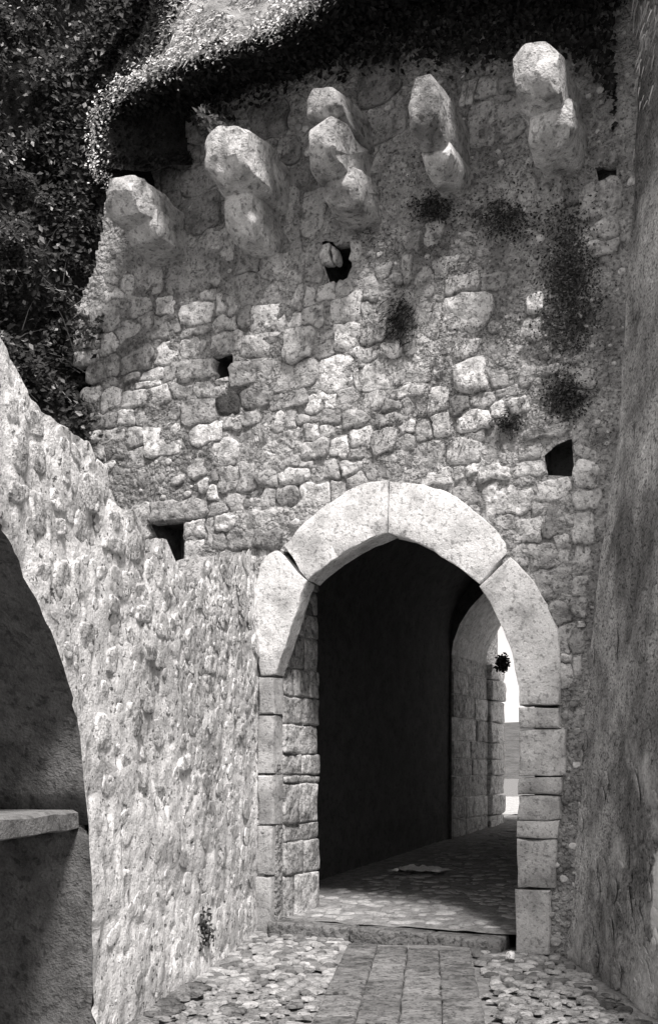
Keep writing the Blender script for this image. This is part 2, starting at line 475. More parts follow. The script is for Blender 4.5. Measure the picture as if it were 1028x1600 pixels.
# ------------------------------------------------------------------ field stones traced as boxes: (x0, y0, x1, y1, tone) per enlarged crop
TONE = {'b': 0.66, 'm': 0.43, 'd': 0.27, 'k': 0.085}
CROPS = [
 (100, 400, 3.671, """240 90 320 150 m;225 200 345 270 b;350 130 395 240 b;45 275 165 355 b;165 250 330 465 m;320 390 455 520 m;210 445 320 565 b;
90 460 210 545 m;45 540 210 630 b;315 510 540 665 m;135 610 250 734 m;225 580 330 680 m;515 495 680 640 b;675 475 780 580 b;770 475 810 560 m;
815 425 1025 575 b;655 575 870 715 b;445 645 570 734 b;360 675 445 705 m;575 615 650 720 m;500 470 540 530 m;680 250 870 410 b;615 355 680 430 m;
670 395 850 475 m;540 225 630 330 b;375 230 500 350 m;790 195 885 290 b;780 70 895 195 m;880 230 940 330 b;930 240 1010 350 b;865 350 1020 440 b;
600 60 760 215 m;400 50 560 220 m;510 345 600 480 m;430 330 520 420 m"""),
 (370, 400, 3.671, """100 280 300 445 b;285 190 380 330 m;385 205 435 285 b;460 160 570 270 b;310 335 375 400 b;380 300 490 400 b;530 225 735 385 b;
575 140 665 225 m;740 130 810 280 m;810 60 880 120 m;880 105 945 155 m;715 270 810 375 m;800 270 930 370 m;40 435 270 640 m;275 420 460 600 b;
430 450 560 620 m;550 385 710 540 b;710 375 870 510 m;865 380 925 490 b;660 515 805 610 b;820 495 935 595 b;475 555 660 778 b;680 595 890 770 b;
900 640 1075 800 m;210 600 470 760 b;-30 560 210 734 m;395 50 510 155 m;500 -40 580 55 b;310 0 400 150 m;130 10 310 110 m;20 10 125 110 m;
0 120 150 280 m;155 110 310 260 m;960 0 1028 160 m;970 180 1028 300 m;955 430 1028 560 m;0 290 90 420 m"""),
 (640, 400, 3.2125, """165 190 410 370 b;360 85 470 170 m;590 205 665 280 b;580 310 650 425 b;245 430 340 505 b;235 530 390 672 b;410 565 540 662 m;
400 470 470 560 m;400 345 450 395 m;930 565 990 642 m;590 0 660 40 m;835 590 930 672 m;540 560 620 660 m;680 550 740 600 m;100 20 240 100 m;
190 100 340 190 m;0 60 130 200 m;20 250 150 400 m"""),
 (130, 590, 4.112, """0 60 140 165 b;110 100 250 215 b;245 75 420 205 b;350 0 505 80 b;420 50 560 180 b;560 40 725 140 m;725 20 940 130 b;
130 20 210 80 m;235 215 340 325 b;340 190 500 300 m;500 165 620 295 m;625 155 860 320 m;865 95 1028 275 k;20 240 230 345 m;130 320 280 435 m;
10 345 130 415 b;285 325 385 450 m;395 295 655 500 b;270 450 410 580 m;150 435 280 540 d;105 430 155 520 b;690 275 915 425 b;650 445 800 640 m;
780 410 1010 590 b;655 395 700 470 d;755 645 810 715 b;805 700 880 790 b;810 620 865 690 d;865 565 1028 720 m;925 250 1028 330 m;360 605 415 685 m;
470 610 520 670 m;600 630 660 690 m;115 530 215 600 b;215 580 300 650 d"""),
 (370, 590, 3.671, """400 100 565 205 b;565 75 675 155 m;690 95 850 190 b;885 15 1058 120 b;195 80 400 185 m;840 125 955 210 m;955 125 1028 210 m;
800 190 960 290 m;765 170 805 290 b;610 195 740 320 m;545 285 655 465 b;655 280 775 400 b;640 400 720 480 m;605 480 710 560 b;490 255 585 350 b;
390 265 490 385 b;360 350 520 470 b;290 285 380 450 m;215 205 270 310 b;140 190 215 280 m;40 190 140 260 m;270 205 350 290 m;350 190 490 270 m;
490 195 600 270 m;175 425 250 515 b;110 330 195 430 m;195 320 290 430 m;0 270 120 420 m;250 450 370 520 m;245 515 410 620 b;365 470 450 520 m;
430 460 600 600 m;355 590 535 734 b;540 575 640 700 m;240 615 350 734 m;140 640 240 754 m;110 540 240 640 m;0 490 110 650 m;40 650 140 734 d;
715 445 950 570 m;945 470 1010 555 d;925 260 1028 330 b;790 290 925 440 m;925 330 1028 440 m;610 560 730 620 m;-10 60 180 190 m"""),
 (640, 590, 3.2125, """95 60 185 185 b;205 90 300 185 d;305 90 420 150 m;410 130 490 205 b;515 110 600 195 b;245 180 410 265 b;115 180 215 280 b;
190 320 360 430 b;40 470 220 530 b;225 455 290 515 m;270 450 350 500 b;355 440 515 520 b;515 420 680 500 b;625 60 680 125 m;830 40 920 90 m;
820 250 880 320 m;825 320 940 410 m;820 420 950 560 b;640 510 800 640 b;370 515 625 690 b;820 560 945 672 b;220 560 340 630 m;0 100 95 200 m;
0 220 110 320 m;290 270 370 310 m;370 320 460 430 m;420 30 560 90 m;640 200 760 240 m;20 330 150 460 m;545 300 660 415 m;600 240 800 330 m;460 330 540 440 m"""),
 (180, 760, 3.671, """200 85 525 203 m;400 190 525 295 b;395 295 530 530 b;575 165 715 260 b;730 125 945 250 b;790 225 955 385 d;640 240 790 370 m;
660 60 740 150 m;740 20 840 120 m;525 110 640 160 m;530 180 580 330 m;560 270 640 370 d;830 370 880 430 m;940 170 990 230 m;560 370 690 450 m;690 370 820 450 m;90 100 225 320 m"""),
 (740, 740, 4.0, """145 270 235 360 b;230 290 415 445 b;415 195 610 390 d;515 390 605 555 b;335 425 520 630 m;395 585 610 800 m;475 780 605 950 m;
535 950 610 1130 m;555 1130 610 1180 b;555 1190 610 1320 b;275 450 330 550 m;615 245 740 460 b;620 465 735 590 b;625 650 700 770 m;620 775 690 890 m;
620 945 670 980 b;620 985 670 1120 m;620 1140 670 1290 m;370 170 440 250 m"""),
 (150, 160, 3.427, """280 200 400 380 d;400 110 540 240 d;410 250 560 340 d;365 360 460 560 d;460 350 640 500 d;440 500 660 700 d;600 690 740 850 m;960 220 1028 310 d;975 480 1028 740 m;840 20 1028 200 d"""),
 (430, 100, 3.316, """0 400 130 510 d;440 0 640 200 d;440 270 680 390 d;45 540 170 650 d;20 650 120 890 m;130 650 260 880 m;510 480 690 560 m;590 420 680 470 d;
300 820 450 930 m;245 930 330 1040 b;395 920 440 1020 b;675 870 770 980 m;770 830 860 930 m;70 870 150 1050 m;960 110 1028 220 m;985 230 1028 330 m"""),
 (700, 50, 3.134, """55 250 135 360 m;140 245 235 325 m;200 310 290 370 d;250 240 335 305 d;85 340 240 560 m;250 330 370 510 m;650 570 825 660 m;645 730 850 930 m;
720 910 830 1000 m;40 730 260 880 d;265 720 420 850 m;510 700 560 880 m;110 1020 200 1090 d;700 1020 830 1090 m;580 640 640 700 m;560 780 640 850 d;450 700 510 780 m"""),
]
rects = []
for ox, oy, sc, txt in CROPS:
    for q in txt.replace('\n', '').split(';'):
        a = q.split()
        x0, y0, x1, y1 = [float(k) / sc for k in a[:4]]
        u0, z1 = onwall(ox + x0, oy + y0)
        u1, _ = onwall(ox + x1, oy + (y0 + y1) / 2)
        _, z0 = onwall(ox + (x0 + x1) / 2, oy + y1)
        _, z1 = onwall(ox + (x0 + x1) / 2, oy + y0)
        rects.append([u0, z0, u1, z1, a[4]])
GAP = 0.010
for it in range(3):
    for i in range(len(rects)):
        a = rects[i]
        for j in range(i):
            b = rects[j]
            ox_ = min(a[2], b[2]) - max(a[0], b[0]) + GAP
            oz_ = min(a[3], b[3]) - max(a[1], b[1]) + GAP
            if ox_ > 0 and oz_ > 0:
                if ox_ < oz_:
                    if a[0] + a[2] > b[0] + b[2]: a[0] += ox_ / 2; b[2] -= ox_ / 2
                    else: a[2] -= ox_ / 2; b[0] += ox_ / 2
                else:
                    if a[1] + a[3] > b[1] + b[3]: a[1] += oz_ / 2; b[3] -= oz_ / 2
                    else: a[3] -= oz_ / 2; b[1] += oz_ / 2
rects = [r for r in rects if r[2] - r[0] > 0.045 and r[3] - r[1] > 0.035]

def sdf(r, x, z):
    """signed distance to a stone's traced box with rounded corners"""
    hw, hh = (r[2] - r[0]) / 2, (r[3] - r[1]) / 2
    rr = 0.38 * min(hw, hh)
    qx, qz = abs(x - (r[0] + r[2]) / 2) - hw + rr, abs(z - (r[1] + r[3]) / 2) - hh + rr
    return math.hypot(max(qx, 0), max(qz, 0)) + min(max(qx, qz), 0) - rr
def outline(k, near, grow, gap):
    """the stone's ragged outline: its box grown until it meets the neighbours"""
    r = rects[k]
    cx, cz = (r[0] + r[2]) / 2, (r[1] + r[3]) / 2
    hw, hh = (r[2] - r[0]) / 2, (r[3] - r[1]) / 2
    n = 22
    out = []
    for i in range(n):
        a = 2 * math.pi * i / n
        c, s_ = math.cos(a) * hw, math.sin(a) * hh
        l = math.hypot(c, s_)
        c, s_ = c / l, s_ / l
        lo, hi = 0.0, math.hypot(hw, hh) + grow + .03
        for it in range(9):
            m_ = (lo + hi) / 2
            x, z = cx + c * m_, cz + s_ * m_
            wx = x + .05 * MN.noise(Vector((x * 7, z * 7, 1))) + .012 * MN.noise(Vector((x * 30, z * 30, 7)))
            wz = z + .05 * MN.noise(Vector((x * 7, z * 7, 5))) + .012 * MN.noise(Vector((x * 30, z * 30, 3)))
            d = sdf(r, wx, wz)
            ok = d < grow and not inside(inset_arch, x, z)
            if ok:
                for q in near:
                    if sdf(q, wx, wz) < d + gap: ok = False; break
            if ok: lo = m_
            else: hi = m_
        out.append((c * lo, s_ * lo))
    return out
def box_outline(hw, hh, seed, n=18):
    r = random.Random(seed)
    ex = r.uniform(2.6, 4.5); ph = r.uniform(0, 9); out = []
    for i in range(n):
        a = 2 * math.pi * (i + .5) / n
        c, s_ = math.cos(a), math.sin(a)
        k = (abs(c) ** ex + abs(s_) ** ex) ** (-1 / ex) * (1 + .16 * fbm(Vector((c * 1.3 + ph, s_ * 1.3, seed * .37)), 2) + r.uniform(-.04, .04))
        out.append((c * k * hw, s_ * k * hh))
    return out
def stone_mesh(prof, seed, proud, soft=0.02):
    """prof: outline (x, z); a flat-faced stone standing proud of the mortar"""
    r = random.Random(seed)
    n = len(prof)
    mn = min(max(abs(p[0]) for p in prof), max(abs(p[1]) for p in prof))
    tx, tz = r.uniform(-.09, .09), r.uniform(-.10, .08)
    v, f = [], []
    for k, dep in enumerate((0, -.55, -.95, -1.0)):
        for (x, z) in prof:
            l = math.hypot(x, z) + 1e-6
            sc_ = (1, 1 - .1 * soft / l, 1 - min(.45, soft * 1.2 / l), .52)[k]
            xx, zz = x * sc_, z * sc_
            y = .08 if k == 0 else proud * dep + xx * tx + zz * tz + (.22 * proud if k < 3 else .45 * proud) * fbm(Vector((xx * 10 / max(mn, .1) * .1 + seed, seed * .7, zz * 10 / max(mn, .1) * .1)), 2)
            v.append((xx, y, zz))
    v.append((0, -proud * (1 + r.uniform(-.3, .25)), 0))
    for k in range(3):
        for i in range(n):
            j = (i + 1) % n
            f.append((k * n + i, k * n + j, (k + 1) * n + j, (k + 1) * n + i))
    for i in range(n):
        f.append((3 * n + i, 3 * n + (i + 1) % n, 4 * n))
    return mesh('stone', v, f)
def field_stone(hw, hh, seed, proud):
    return stone_mesh(box_outline(hw, hh, seed), seed, proud, .35 * min(hw, hh))

cover = set()
rs = random.Random(11)
rects.sort(key=lambda r: -(r[2] - r[0]) * (r[3] - r[1]))
for k, (u0, z0, u1, z1, t) in enumerate(rects[:300]):
    hw, hh = (u1 - u0) / 2, (z1 - z0) / 2
    cu, cz = (u0 + u1) / 2, (z0 + z1) / 2
    if inside(inset_arch, cu, cz): continue
    near = [q for q in rects if q is not rects[k] and q[0] < u1 + .2 and q[2] > u0 - .2 and q[1] < z1 + .2 and q[3] > z0 - .2]
    hole = any(b[0] - .1 < u1 and b[1] + .1 > u0 and b[2] - .1 < z1 and b[3] + .1 > z0 for b in HB.values())
    pr_ = outline(k, near, 0.004 if hole else 0.020, rs.choice([.006, .01, .02]))
    proud = rs.choice([.010, .014, .018, .022, .034]) + (0.006 if t == 'b' else 0)
    me = stone_mesh(pr_, k + 1, proud, rs.choice([.008, .012, .02]))
    tone = TONE[t] * rs.uniform(0.78, 1.15)
    o = link('stone', me, M_STONE, gate, tone)
    o.location = (cu, relief(cu, cz) * 0.6, cz)
    e = 0 if hole else .015
    for a in range(int((u0 - e) / .03), int((u1 + e) / .03) + 1):
        for b in range(int((z0 - e) / .03), int((z1 + e) / .03) + 1):
            cover.add((a, b))
# small rubble pressed into the mortar between the big stones
its = []
DSM = [stone_mesh(box_outline(1, 1, 900 + i, 8), 900 + i, .7, .3) for i in range(8)]
M_RUBBLE = mat('small_rubble', 0.42, 0.35, 9, 0.4, 24, 0.8, 0.03, island=(0.45, 1.5))
tries = 0
while tries < 16000 and len(its) < 2600:
    tries += 1
    u, z = rs.uniform(UL + .1, UR - .5), rs.uniform(0.05, 8.2)
    if u < lerp_poly(EDGE, z) + .1 or inside(inset_arch, u, z) or any(b[0] - .03 < u < b[1] + .03 and b[2] - .03 < z < b[3] + .03 for b in HB.values()): continue
    s = rs.uniform(0.010, 0.022) if rs.random() < .6 else rs.uniform(.022, .05)
    cells = [(int((u + a * s) / .03), int((z + b * s) / .03)) for a in (-1, 0, 1) for b in (-1, 0, 1)]
    if any(c in cover for c in cells): continue
    cover.update(cells)
    its.append((DSM[rs.randrange(8)], Matrix.Translation((u, relief(u, z), z)) @ Matrix.Rotation(rs.uniform(-.5, .5), 4, 'Y') @ Matrix.Diagonal((s, s * 0.7, s * rs.uniform(.6, .95), 1))))
tag(bake('rubble_infill', its, M_RUBBLE, gate), kind='stuff')

# ------------------------------------------------------------------ arch stones
def prism(name, poly, y0, y1, tone, seed, bev=0.012, parent=gate, m=M_ASHLAR):
    """outline in (u, z), from y0 (front) to y1 (back), worn edges"""
    bm = bmesh.new()
    n = len(poly)
    cu = sum(p[0] for p in poly) / n; cz = sum(p[1] for p in poly) / n
    a = [bm.verts.new((p[0] - cu, 0, p[1] - cz)) for p in poly]
    fc = bm.faces.new(a)
    r = bmesh.ops.extrude_face_region(bm, geom=[fc])
    for q in r['geom']:
        if isinstance(q, bmesh.types.BMVert): q.co.y += y1 - y0
    bmesh.ops.recalc_face_normals(bm, faces=bm.faces[:])
    ed = [e for e in bm.edges if abs(e.verts[0].co.y) < 1e-6 and abs(e.verts[1].co.y) < 1e-6]
    bmesh.ops.bevel(bm, geom=ed, offset=bev, segments=2, profile=0.5, affect='EDGES')
    bmesh.ops.triangulate(bm, faces=[q for q in bm.faces if len(q.verts) > 4])
    bmesh.ops.subdivide_edges(bm, edges=[e for e in bm.edges if e.calc_length() > 0.1], cuts=2)
    bmesh.ops.triangulate(bm, faces=bm.faces[:])
    for q in bm.verts:
        p = q.co * 5 + Vector((seed * 3.3, 0, seed))
        q.co += Vector((fbm(p, 3), 0.6 * fbm(p + Vector((9, 9, 9)), 3), fbm(p + Vector((0, 31, 0)), 3))) * 0.014
    for q in bm.verts:          # chipped arrises
        if q.co.y < bev * 2.2:
            ch = max(0, MN.noise(q.co * 11 + Vector((seed, 4, seed * 2))) - .18) * .09
            if q.co.y > bev * .35:
                q.co.y += ch; q.co.x *= 1 - ch * .4; q.co.z *= 1 - ch * .4
    me = bpy.data.meshes.new(name)
    bm.to_mesh(me); bm.free()
    me.polygons.foreach_set('use_smooth', [True] * len(me.polygons))
    me.set_sharp_from_angle(angle=math.radians(40))
    o = link(name, me, m, parent, tone)
    o.location = (cu, y0, cz)
    return o
W = lambda pts: [onwall(x, y) for x, y in pts]
FR = -0.045
prism('voussoir', W([(434, 857), (420, 870), (409, 885), (403, 910), (401, 950), (404, 1000), (409, 1057), (434, 1055), (440, 1038), (449, 1012), (459, 982), (467, 955), (474, 930), (482, 910)]), FR, 0.12, 0.74, 1)
prism('voussoir', W([(446, 855), (484, 908), (512, 885), (540, 864), (570, 848), (606, 834), (608, 752), (575, 756), (545, 769), (512, 790), (478, 818)]), FR, 0.22, 0.80, 2)
prism('voussoir', W([(611, 753), (609, 834), (640, 843), (680, 862), (718, 887), (749, 914), (794, 866), (793, 850), (770, 823), (740, 797), (715, 778), (690, 766), (650, 757)]), FR, 0.22, 0.80, 3)
prism('voussoir', W([(751, 917), (768, 945), (783, 975), (797, 1010), (806, 1045), (811, 1075), (813, 1103), (874, 1101), (877, 1065), (876, 1020), (870, 980), (855, 945), (835, 910), (810, 882), (798, 871)]), FR, 0.22, 0.72, 4)
rows = [(1106, 1138, 813, 874, .58), (1140, 1212, 812, 884, .55), (1214, 1241, 811, 878, .48), (1243, 1280, 810, 877, .5), (1282, 1309, 810, 876, .5), (1311, 1387, 809, 872, .5), (1390, 1490, 807, 862, .46)]
for k, (ya, yb, xa, xb, t) in enumerate(rows):
    prism('jamb_block', W([(xa, ya), (xa - 0.5, yb), (xb - (4 if k > 3 else 0), yb), (xb, ya)]), FR + 0.01 * (k % 2), 0.32, t * rs.uniform(.85, 1.12), 10 + k, 0.016)
rows = [(1059, 1116, 408, 432, .62), (1119, 1208, 406, 430, .55), (1211, 1287, 407, 431, .55), (1290, 1366, 405, 429, .57), (1369, 1460, 402, 427, .5)]
for k, (ya, yb, xa, xb, t) in enumerate(rows):
    prism('jamb_block', W([(xa, ya), (xa - 0.5, yb), (xb - 0.5, yb), (xb, ya)]), FR + 0.008 * (k % 2), 0.13, t, 20 + k, 0.014)

# left reveal: courses of blocks going into the wall
UJ = onwall(433, 1200)[0] + 0.0
JT = 0.86                               # depth of the gate's jambs
link('reveal_core', rough_box('reveal_core', UJ - 0.5, UJ - 0.02, 0.02, JT - 0.01, -0.1, 4.4, 3)[0], M_MORTAR, gate).location = (UJ - 0.26, 0.02 + (JT - 0.03) / 2, 2.15)
z_of = lambda y: onwall(433, y)[1]
course = [(1425 + 40, 1372, (0.0, 0.3, 1.0)), (1372, 1318, (0, 0.58, 1.0)), (1318, 1290, (0, 0.12, 1.0)), (1290, 1225, (0, 0.42, 1.0)), (1225, 1212, (0, 0.45, 1.0)), (1212, 1178, (0.0, .5, 1.0)),
          (1178, 1130, (0, .35, 1.0)), (1130, 1085, (0, .55, 1.0)), (1085, 1040, (0, 0.3, .7, 1.0)), (1040, 985, (0, .6, 1.0)), (985, 945, (0, .4, 1.0)), (945, 905, (0, .55, 1.0)), (905, 860, (0, .5, 1))]
for k, (ya, yb, cs) in enumerate(course):
    for a, b in zip(cs, cs[1:]):
        block('jamb_block', gate, M_STONE, rs.choice([.42, .5, .58, .46]), UJ - 0.12, UJ + rs.uniform(-.012, .012), 0.14 + a * (JT - .14) + .006, 0.14 + b * (JT - .14) - .004 + rs.uniform(-.02, .02),
              z_of(ya) + .006, z_of(yb) - .004, seed=k * 3 + a, bev=0.02, amp=0.014, cuts=2)
UK = onwall(811, 1200)[0]
block('right_jamb_core', gate, M_INNER, .2, UK + 0.03, UK + 0.6, 0.33, JT, -0.1, 4.4, seed=77)

# ------------------------------------------------------------------ corbels: two stones each, rounded at the nose
def corbel_stone(name, parent, px, d, back, tone, seed, nose=0.55, origin=None):
    (x0, y0, x1, y1) = px
    u0, zt = onwall(x0, y0, d); u1, zb = onwall(x1, y1, d)
    wd, h = u1 - u0, zt - zb
    n_w = 12
    v, f = [], []
    cu = (u0 + u1) / 2
    # closed ring in (y, z) swept over the width, rounded at the lower front
    ring = []
    L = d + back
    rr = nose * h
    for k in range(8): ring.append((back - L * k / 8 * 0.97, 0))
    for k in range(4): ring.append((-d + 0.03 * (3 - k) / 3, -0.02 - (h - rr) * k / 4))
    for k in range(9):
        a = math.pi / 2 * k / 8
        ring.append((-d + rr * 0.9 * (1 - math.cos(a)), -(h - rr) - rr * math.sin(a)))
    for k in range(1, 7): ring.append((-d + rr * 0.9 + (L - rr * 0.9) * k / 6, -h))
    m_ = len(ring)
    cy = sum(q[0] for q in ring) / m_; cz = sum(q[1] for q in ring) / m_
    for i in range(n_w + 1):
        t = i / n_w * 2 - 1
        sh = 1 - 0.18 * abs(t) ** 5
        for (yy, zz) in ring:
            y2, z2 = cy + (yy - cy) * (1 if yy > 0 else sh), cz + (zz - cz) * sh
            p = Vector((t * wd * 2, y2 * 4, z2 * 4)) + Vector((seed * 5.1, 0, 0))
            p2 = p * 3.3
            v.append(Vector((cu + t * wd / 2 + 0.035 * fbm(p, 3) + .012 * fbm(p2, 2), y2 + 0.035 * fbm(p + Vector((7, 7, 7)), 3) + .014 * fbm(p2 + Vector((5, 0, 5)), 2), zt + z2 + 0.03 * fbm(p + Vector((3, 17, 0)), 3))))
    for i in range(n_w):
        for k in range(m_):
            a, b = i * m_ + k, i * m_ + (k + 1) % m_
            f.append((a, b, b + m_, a + m_))
    for i in (0, n_w):
        v.append(Vector((v[i * m_][0], cy, zt + cz)))
        c_ = len(v) - 1
        for k in range(m_):
            a, b = i * m_ + k, i * m_ + (k + 1) % m_
            f.append((a, b, c_) if i else (b, a, c_))
    rc = random.Random(seed * 13 + 5)
    cc = Vector((cu, -d * .55, zt - h / 2))
    for k in range(9):
        nn = Vector((rc.gauss(0, 1) / wd, -abs(rc.gauss(.3, .8)) / L, rc.gauss(-.1, 1) / h)).normalized()
        sup = max((p - cc).dot(nn) for p in v)
        cut = sup * rc.uniform(.84, .95)
        for p in v:
            e = (p - cc).dot(nn) - cut
            if e > 0 and p.y < 0: p -= nn * e * .92
    me = mesh(name, v, f)
    bm = bmesh.new(); bm.from_mesh(me); bmesh.ops.recalc_face_normals(bm, faces=bm.faces[:]); bm.to_mesh(me); bm.free()
    me.set_sharp_from_angle(angle=math.radians(28))
    o = link(name, me, M_WEATHER, parent, tone)
    return o
CORB = [((156, 275, 206, 345), (190, 338, 240, 400), .40, .42), ((315, 199, 381, 284), (347, 283, 389, 390), .46, .46),
        ((471, 176, 520, 266), (505, 262, 552, 345), .36, .36), ((634, 116, 680, 222), (657, 228, 700, 288), .28, .46), ((798, 69, 868, 152), (821, 160, 888, 245), .46, .5)]
for k, (up, lo, t1, t2) in enumerate(CORB):
    up = (up[0], up[1], up[2], up[3] - 20); lo = (lo[0] - 2, lo[1] - 7, lo[2] + 2, lo[3] - 34)
    o = corbel_stone('corbel', gate, up, 0.82, 0.15, t1 * 1.35, k + 1, 0.42)
    corbel_stone('lower_stone', o, lo, 0.54, 0.15, t2 * 1.35, k + 11, 0.45)
corbel_stone('cap_stone', [o for o in gate.children if o.name.startswith('corbel')][2], (471, 140, 528, 172), 0.7, 0.1, .4, 31, 0.3)

# ------------------------------------------------------------------ passage behind the gate
U_PL = UJ - 0.76                      # left wall of the passage
U_PR = UK + 0.55
YE = 6.75                              # end wall
def floor_z(y):
    return 0.10 + 0.05 * y
VZ = 3.4
UC, VR = (U_PL + U_PR) / 2, (U_PR - U_PL) / 2
prof = [(U_PL, -0.2), (U_PL, 1.0), (U_PL, 2.2)] + [(UC - VR * math.cos(math.pi * k / 14), VZ + 1.5 * math.sin(math.pi * k / 14)) for k in range(15)] + [(U_PR, 2.2), (U_PR, 1.0), (U_PR, -0.2)]
ny = 24
def pass_fn(i, j):
    u, z = prof[i]
    y = JT + (YE - JT) * j / ny
    return Vector((u + 0.03 * fbm(Vector((u, y * 2, z * 2)), 2), y, z + 0.03 * fbm(Vector((u + 5, y * 2, z * 2)), 2)))
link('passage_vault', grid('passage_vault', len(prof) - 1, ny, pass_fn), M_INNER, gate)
# inner face of the gate wall, round the jambs
def frame_mesh(outer, inner, y):
    v = [(p[0], y, p[1]) for p in outer] + [(p[0], y, p[1]) for p in inner]
    n = len(outer)
    return mesh('f', v, [(k, k + 1, n + k + 1, n + k) for k in range(n - 1)], False)
inn = [(UJ - 0.03, -0.2), (UJ - 0.03, 1), (UJ - .03, 2.2)] + [(UJ - .03, 3.0)] + [(UJ - .03 + (UK + .03 - UJ + .03) * k / 12, 4.35) for k in range(13)] + [(UK + .03, 3.0), (UK + .03, 2.2), (UK + .03, 1.0), (UK + .03, -.2)]
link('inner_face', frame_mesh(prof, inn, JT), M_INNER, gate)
link('gate_soffit', rough_box('gate_soffit', 0, UK - UJ + .1, 0, JT - 0.02, 0, .12, 5)[0], M_INNER, gate).location = ((UJ + UK) / 2, .03 + (JT - .02) / 2 , 4.42)
fl = link('passage_floor', grid('passage_floor', 60, 200, lambda i, j: (lambda u, y: Vector((u, y, floor_z(y) + 0.012 * fbm(Vector((u * 5, y * 5, 1)), 3))))(U_PL - .2 + (U_PR - U_PL + 3.2) * i / 60, 0.16 + (YE + 4.0) * j / 200)), M_EARTH)
fl.location = gate.location; fl.rotation_euler = gate.rotation_euler
tag(fl, kind='structure')
its = []
for k in range(1500):
    u, y = rs.uniform(UJ - .3, U_PR + 1), rs.uniform(0.3, YE + 2.5)
    s = rs.uniform(.045, .085)
    its.append((DOMES[rs.randrange(10)], Matrix.Translation((u, y, floor_z(y) - .008)) @ Matrix.Rotation(rs.uniform(0, 6.28), 4, 'Z') @ Matrix.Diagonal((s, s, s * .5, 1))))
M_PCOB = mat('passage_cobble', 0.34, 0.3, 9, 0.3, 24, 0.6, 0.02, island=(.7, 1.2))
tag(bake('passage_cobbles', its, M_PCOB, fl), kind='stuff')
# threshold of three stones
u = UJ - 0.06
for k, ln in enumerate((0.8, 0.72, 0.62)):
    block('threshold_stone', gate, M_STONE, (.2, .17, .19)[k], u, min(u + ln, UK + .02), -0.07 + .01 * k, 0.28, -0.06, 0.105 - .008 * k, seed=60 + k, bev=.025, amp=.012)
    u += ln + .008

# end wall with its own arch, seen obliquely on the right
def onend(x, y, dd=0.0):
    return onwall(x, y, -(YE + dd))
e0 = onend(705, 1300)[0]
zsp = onend(705, 1022)[1]
ewid = 2.1
ea = [(e0, -0.2), (e0, 1.0), (e0, zsp)]
for (x, y) in [(708, 1002), (718, 975), (734, 950), (756, 926)]:
    ea.append(onend(x, y))
top = ea[-1]
apex = (e0 + ewid / 2, top[1] + 0.35)
ea.append(((top[0] + apex[0]) / 2, top[1] + .24)); ea.append(apex)
ea += [(2 * apex[0] - p[0], p[1]) for p in ea[-2::-1]]
pf = [(U_PL - .15, -0.2), (U_PL - .15, 1.0), (U_PL - .15, 2.2)] + [(UC - (VR + .15) * math.cos(math.pi * k / (len(ea) - 7)), VZ + 1.65 * math.sin(math.pi * k / (len(ea) - 7))) for k in range(len(ea) - 6)] + [(max(U_PR, e0 + ewid + .1), 2.2), (max(U_PR, e0 + ewid + .1), 1.0), (max(U_PR, e0 + ewid + .1), -0.2)]
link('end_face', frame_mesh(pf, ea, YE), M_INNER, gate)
RD = 1.7
def rev_fn(i, j):
    p = ea[i]
    y = YE + RD * j / 12
    return Vector((p[0] + .02 * fbm(Vector((p[0], y * 4, p[1] * 4)), 2), y, p[1]))
link('exit_reveal', grid('exit_reveal', len(ea) - 1, 12, rev_fn), mat('exit_stone', .55, .35, 8, .4, 20, .8, .03), gate)
# coursed blocks on the left side of the exit
z = floor_z(YE)
k = 0
while z < zsp - .05:
    h = rs.uniform(.24, .42)
    h = min(h, zsp - z)
    cut = rs.uniform(.3, .7)
    for a, b in ((0, cut), (cut, 1)):
        block('exit_block', gate, M_STONE, rs.choice([.5, .58, .64]), e0 - .1, e0 + rs.uniform(.01, .035), YE + a * RD + .01, YE + b * RD - .01, z + .008, z + h - .006, seed=k, bev=.02, amp=.012, cuts=1)
        k += 1
    block('exit_block', gate, M_STONE, rs.choice([.66, .72, .78]), e0 - .1, e0 + .10 + rs.uniform(-.02, .02), YE + RD + .005, YE + RD + .75, z + .008, z + h - .006, seed=k + 40, bev=.03, amp=.03, cuts=2)
    z += h
ob = link('outer_wall', rough_box('outer_wall', 0, 4.5, 0, .7, 0, 6, 9)[0], M_MORTAR, gate)
ob.location = (e0 - 2.2 - .08, YE + RD + .4, 3.0)
# outside beyond the exit: terrace, parapet, scrub hill
ter = link('outer_terrace', grid('outer_terrace', 20, 20, lambda i, j: loc2world(-6 + i, YE + 3.9 + j * .6, floor_z(YE + 3.9) + .01 + .03 * fbm(Vector((i * .7, j * .7, 0)), 2))), mat('pale_gravel', .5, .3, 6, .4, 30, .8, .02))
tag(ter, kind='structure')
par = bpy.data.objects.new('parapet', None)
tp = loc2world(5.8, 15.5, 0.3)
par.location = tp; par.rotation_euler = (0, 0, ROT); C.objects.link(par)
tag(par, 'low pale parapet beyond the far opening of the passage', 'wall')
block('wall_body', par, M_STONE, .4, -4, 4, 0, .45, 0, 1.05, seed=3, amp=.03, cuts=6)
block('coping', par, M_STONE, .7, -4.05, 4.05, -.06, .5, 1.055, 1.14, seed=4, amp=.02, cuts=6)
hill = link('far_hill', grid('far_hill', 40, 10, lambda i, j: Vector((-220 + i * 16, 140 + j * 18, -3 + 3.2 * j * (1 - j / 22) + 2.5 * fbm(Vector((i * .3, j * .3, 4)), 3)))), M_HILL)
tag(hill, kind='structure')

